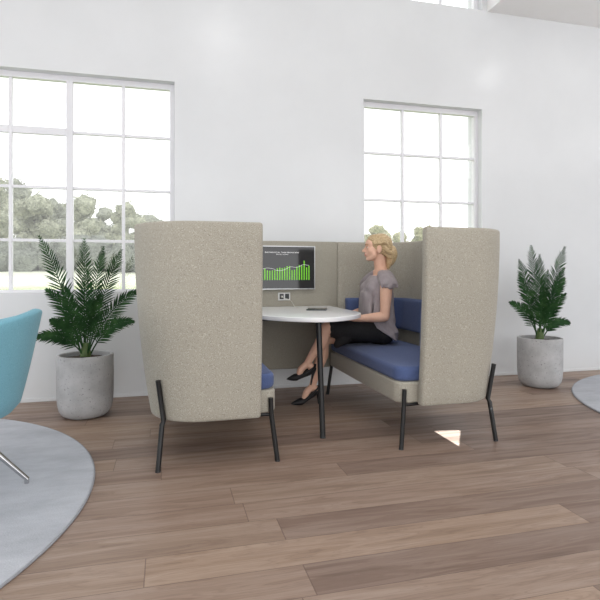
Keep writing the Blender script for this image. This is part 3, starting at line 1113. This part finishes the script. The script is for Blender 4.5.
# blouse
bm = NB()
torso(bm, .010, .028)
for s in (-1, 1):
    ball(bm, (1.532, PY + s * .062, .885), (.058, .070, .075), 3)
    capsule(bm, [(1.624, PY + s * .050, 1.016), (1.612, PY + s * .11, .996), (1.602, PY + s * .168, .962)], [(.050, .040), (.062, .044), (.068, .046)], 16)
    # flared cap sleeve
    capsule(bm, [(1.600, PY + s * .150, .968), (1.598, PY + s * .188, .952), (1.598, PY + s * .214, .922)], [(.066, .044), (.070, .040), (.070, .028)], 16)
    for k in range(5):
        a = -.9 + .45 * k
        capsule(bm, [(1.600 - .05 * math.sin(a), PY + s * .150, .985), (1.596 - .068 * math.sin(a), PY + s * .205, .945), (1.594 - .075 * math.sin(a), PY + s * .222, .915)], [.012, .013, .009], 8)
# loose front falling from the bust to the lap
capsule(bm, [(1.508, PY, .87), (1.494, PY, .78), (1.488, PY, .70), (1.490, PY, .60)], [(.112, .044), (.112, .042), (.114, .04), (.114, .036)], 18, Vector((1, 0, 0)))
capsule(bm, [(1.668, PY, .93), (1.668, PY, .80), (1.676, PY, .66), (1.688, PY, .52)], [(.11, .03), (.105, .03), (.12, .034), (.15, .036)], 18, Vector((1, 0, 0)))
for s in (-1, 1):
    capsule(bm, [(1.595, PY + s * .118, .88), (1.592, PY + s * .122, .76), (1.59, PY + s * .140, .64), (1.61, PY + s * .160, .55)], [(.080, .030), (.080, .030), (.088, .030), (.085, .03)], 16, Vector((0, 1, 0)))
me = remesh(bm, .005, 4, .5)
nrm = [v.normal.copy() for v in me.vertices]
for v, vn in zip(me.vertices, nrm):
    z = v.co.z
    q = .0045 * math.sin(v.co.x * 70 + z * 38 + 2 * math.sin(z * 21)) * max(0, min(1, (1.0 - z) * 4))
    v.co += Vector((vn.x, vn.y, 0)) * q
bm = NB()
bm.from_mesh(me)
bmesh.ops.bisect_plane(bm, geom=bm.verts[:] + bm.edges[:] + bm.faces[:], plane_co=(1.43, 0, .672), plane_no=(.185, 0, .27), clear_inner=True)
bmesh.ops.holes_fill(bm, edges=[e for e in bm.edges if e.is_boundary], sides=0)
bm.to_mesh(me)
bm.free()
mesh_obj('blouse', me, M_blouse, person)
# skirt
bm = NB()
capsule(bm, [(1.61, 3.68, .570), (1.42, 3.672, .592), (1.215, 3.684, .606)], [.088, .086, .074], 20)
capsule(bm, [(1.61, 3.838, .562), (1.42, 3.828, .550), (1.27, 3.81, .536)], [.092, .084, .070], 20)
capsule(bm, [(1.60, 3.75, .57), (1.42, 3.748, .57), (1.29, 3.745, .568)], [(.10, .085), (.09, .078), (.08, .066)], 20)
ball(bm, (1.605, 3.75, .556), (.112, .178, .092), 3)
capsule(bm, [(1.31, 3.66, .545), (1.258, 3.655, .515), (1.230, 3.66, .486)], [(.042, .05), (.040, .04), (.03, .026)], 14)
me = remesh(bm, .005, 4, .5)
skirt = mesh_obj('skirt', me, M_skirt, person, sharp=False)
# shoes
def shoe(hl, bl, to, heel_tip):
    ax_ = (bl - hl).normalized()
    side = Vector((0, 1, 0))
    bm = NB()
    up = Vector((0, 0, 1))
    S = [(hl + Vector((.004, 0, .012)), .020, .024), (hl.lerp(bl, .22) + Vector((0, 0, -.002)), .026, .022), (hl.lerp(bl, .55) + Vector((0, 0, -.006)), .027, .015), (hl.lerp(bl, .85), .035, .019), (bl + Vector((0, 0, .006)), .037, .027), (bl.lerp(to, .5) + Vector((0, 0, .002)), .028, .019), (to, .008, .006), (to + Vector((-.006, 0, -.001)), .002, .002)]
    capsule(bm, [s[0] for s in S], [(s[1], s[2]) for s in S], 18, m=4)
    # raised heel counter and side walls
    for s in (-1, 1):
        capsule(bm, [hl + Vector((.016, s * .002, .042)), hl + Vector((-.002, s * .022, .026)), hl.lerp(bl, .5) + Vector((0, s * .028, .012)), bl + Vector((.010, s * .026, .014)), bl + Vector((-.018, s * .006, .020))], [.008, .009, .009, .009, .008], 10)
    me = remesh(bm, .0036, 3, .5)
    o = mesh_obj('shoe', me, M_shoe, person, sharp=False)
    bm = NB()
    h0 = hl + Vector((.004, 0, .004))
    capsule(bm, [h0, h0.lerp(heel_tip, .25), h0.lerp(heel_tip, .6), heel_tip], [(.019, .017), (.012, .011), (.0065, .0065), (.0055, .0055)], 12)
    obj('stiletto_heel', bm, M_shoe, o)
    return o
shoe(L_HEEL, L_BALL, L_TOE, Vector((1.050, 3.735, .185)))
shoe(R_HEEL, R_BALL, R_TOE, Vector((1.150, 3.870, .0056)))

# ------------------------------------------------------------------ light, world, camera
w = bpy.data.worlds.new('daylight')
scene.world = w
w.use_nodes = True
bg = w.node_tree.nodes['Background']
bg.inputs[0].default_value = (.975, .985, 1, 1)
bg.inputs[1].default_value = 2.1

def area(name, loc, target, sx_, sy_, power, col=(1, 1, 1)):
    l = bpy.data.lights.new(name, 'AREA')
    l.shape = 'RECTANGLE'
    l.size, l.size_y = sx_, sy_
    l.energy = power
    l.color = col
    o = bpy.data.objects.new(name, l)
    link(o)
    o.location = loc
    o.rotation_euler = (Vector(target) - Vector(loc)).to_track_quat('-Z', 'Y').to_euler()
    return o
area('facade_light', (1.5, -4.6, 2.0), (1.3, 4.4, 1.0), 11, 3.6, 86, (1, .997, .99))
area('ceiling_light', (1.2, .8, 4.6), (1.2, .8, 0), 9, 4, 74, (1, .995, .985))
area('side_fill_left', (-5.6, 2.0, 1.2), (0, 2.8, .5), 4.6, 2.2, 80, (.98, .99, 1))  # added fill for the low booth areas; the left wall has no window
area('side_fill_right', (8.6, 1.8, 1.2), (2, 2.8, 1.2), 4.6, 2.2, 38, (.98, .99, 1))  # weaker added fill from the right, where the wall is solid
area('soffit_fill', (5.6, 2.2, 2.9), (5.2, 2.6, 3.6), 2.4, 1.2, 16)  # unseen uplight added to brighten the soffit, not a fixture
for name, loc in (('downlight_hall', (.75, 1.18, 4.55)), ('downlight_soffit', (3.91, 3.32, 3.45))):
    l = bpy.data.lights.new(name, 'POINT')
    l.energy = 17 if 'hall' in name else 3
    l.shadow_soft_size = .06
    o = bpy.data.objects.new(name, l)
    link(o)
    o.location = loc
# added spot masked to a triangle, standing in for sunlight under the right bench
l = bpy.data.lights.new('sun_patch_spot', 'SPOT')
l.energy = 8000
l.spot_size = math.radians(5)
l.spot_blend = 0
l.color = (.84, .95, 1)
l.shadow_soft_size = .004
so_ = bpy.data.objects.new('sun_patch_spot', l)
link(so_)
src = Vector((3.0, -.6, 3.0))
so_.location = src
so_.rotation_euler = (Vector((1.73, 2.87, 0)) - src).to_track_quat('-Z', 'Y').to_euler()
Rm = so_.rotation_euler.to_matrix().transposed()
tri = []
for p in ((1.674, 3.02, 0), (1.854, 3.0, 0), (1.67, 2.72, 0)):
    q = Rm @ (Vector(p) - src)
    tri.append((q.x / q.z, q.y / q.z))
l.use_nodes = True
nt = l.node_tree
em = next(n for n in nt.nodes if n.type == 'EMISSION')
tcn = nt.nodes.new('ShaderNodeTexCoord')
spn = nt.nodes.new('ShaderNodeSeparateXYZ')
nt.links.new(tcn.outputs['Normal'], spn.inputs[0])
def lm(op, a, b):
    n = nt.nodes.new('ShaderNodeMath')
    n.operation = op
    for i, v in enumerate((a, b)):
        if isinstance(v, (int, float)):
            n.inputs[i].default_value = v
        else:
            nt.links.new(v, n.inputs[i])
    return n.outputs[0]
px_ = lm('DIVIDE', spn.outputs[0], spn.outputs[2])
py_ = lm('DIVIDE', spn.outputs[1], spn.outputs[2])
gx = sum(p[0] for p in tri) / 3; gy = sum(p[1] for p in tri) / 3
mask = None
for i in range(3):
    (xa, ya), (xb, yb) = tri[i], tri[(i + 1) % 3]
    nx_, ny_ = ya - yb, xb - xa
    if nx_ * (gx - xa) + ny_ * (gy - ya) < 0:
        nx_, ny_ = -nx_, -ny_
    e = lm('ADD', lm('ADD', lm('MULTIPLY', px_, nx_), lm('MULTIPLY', py_, ny_)), -(nx_ * xa + ny_ * ya))
    h = lm('GREATER_THAN', e, 0)
    mask = h if mask is None else lm('MULTIPLY', mask, h)
nt.links.new(mask, em.inputs['Strength'])

cam = bpy.data.cameras.new('camera')
cam.sensor_width = 36
cam.lens = 518 / 600 * 36
cam.shift_y = -27 / 600
cam.clip_end = 400
co = bpy.data.objects.new('camera', cam)
link(co)
co.location = (0, 0, 1.02)
co.rotation_euler = (PI / 2, 0, math.radians(-14.5))
scene.camera = co
scene.view_settings.view_transform = 'Standard'
scene.view_settings.look = 'None'
scene.view_settings.exposure = 0
scene.cycles.max_bounces = 10
scene.cycles.diffuse_bounces = 6
scene.cycles.transparent_max_bounces = 16
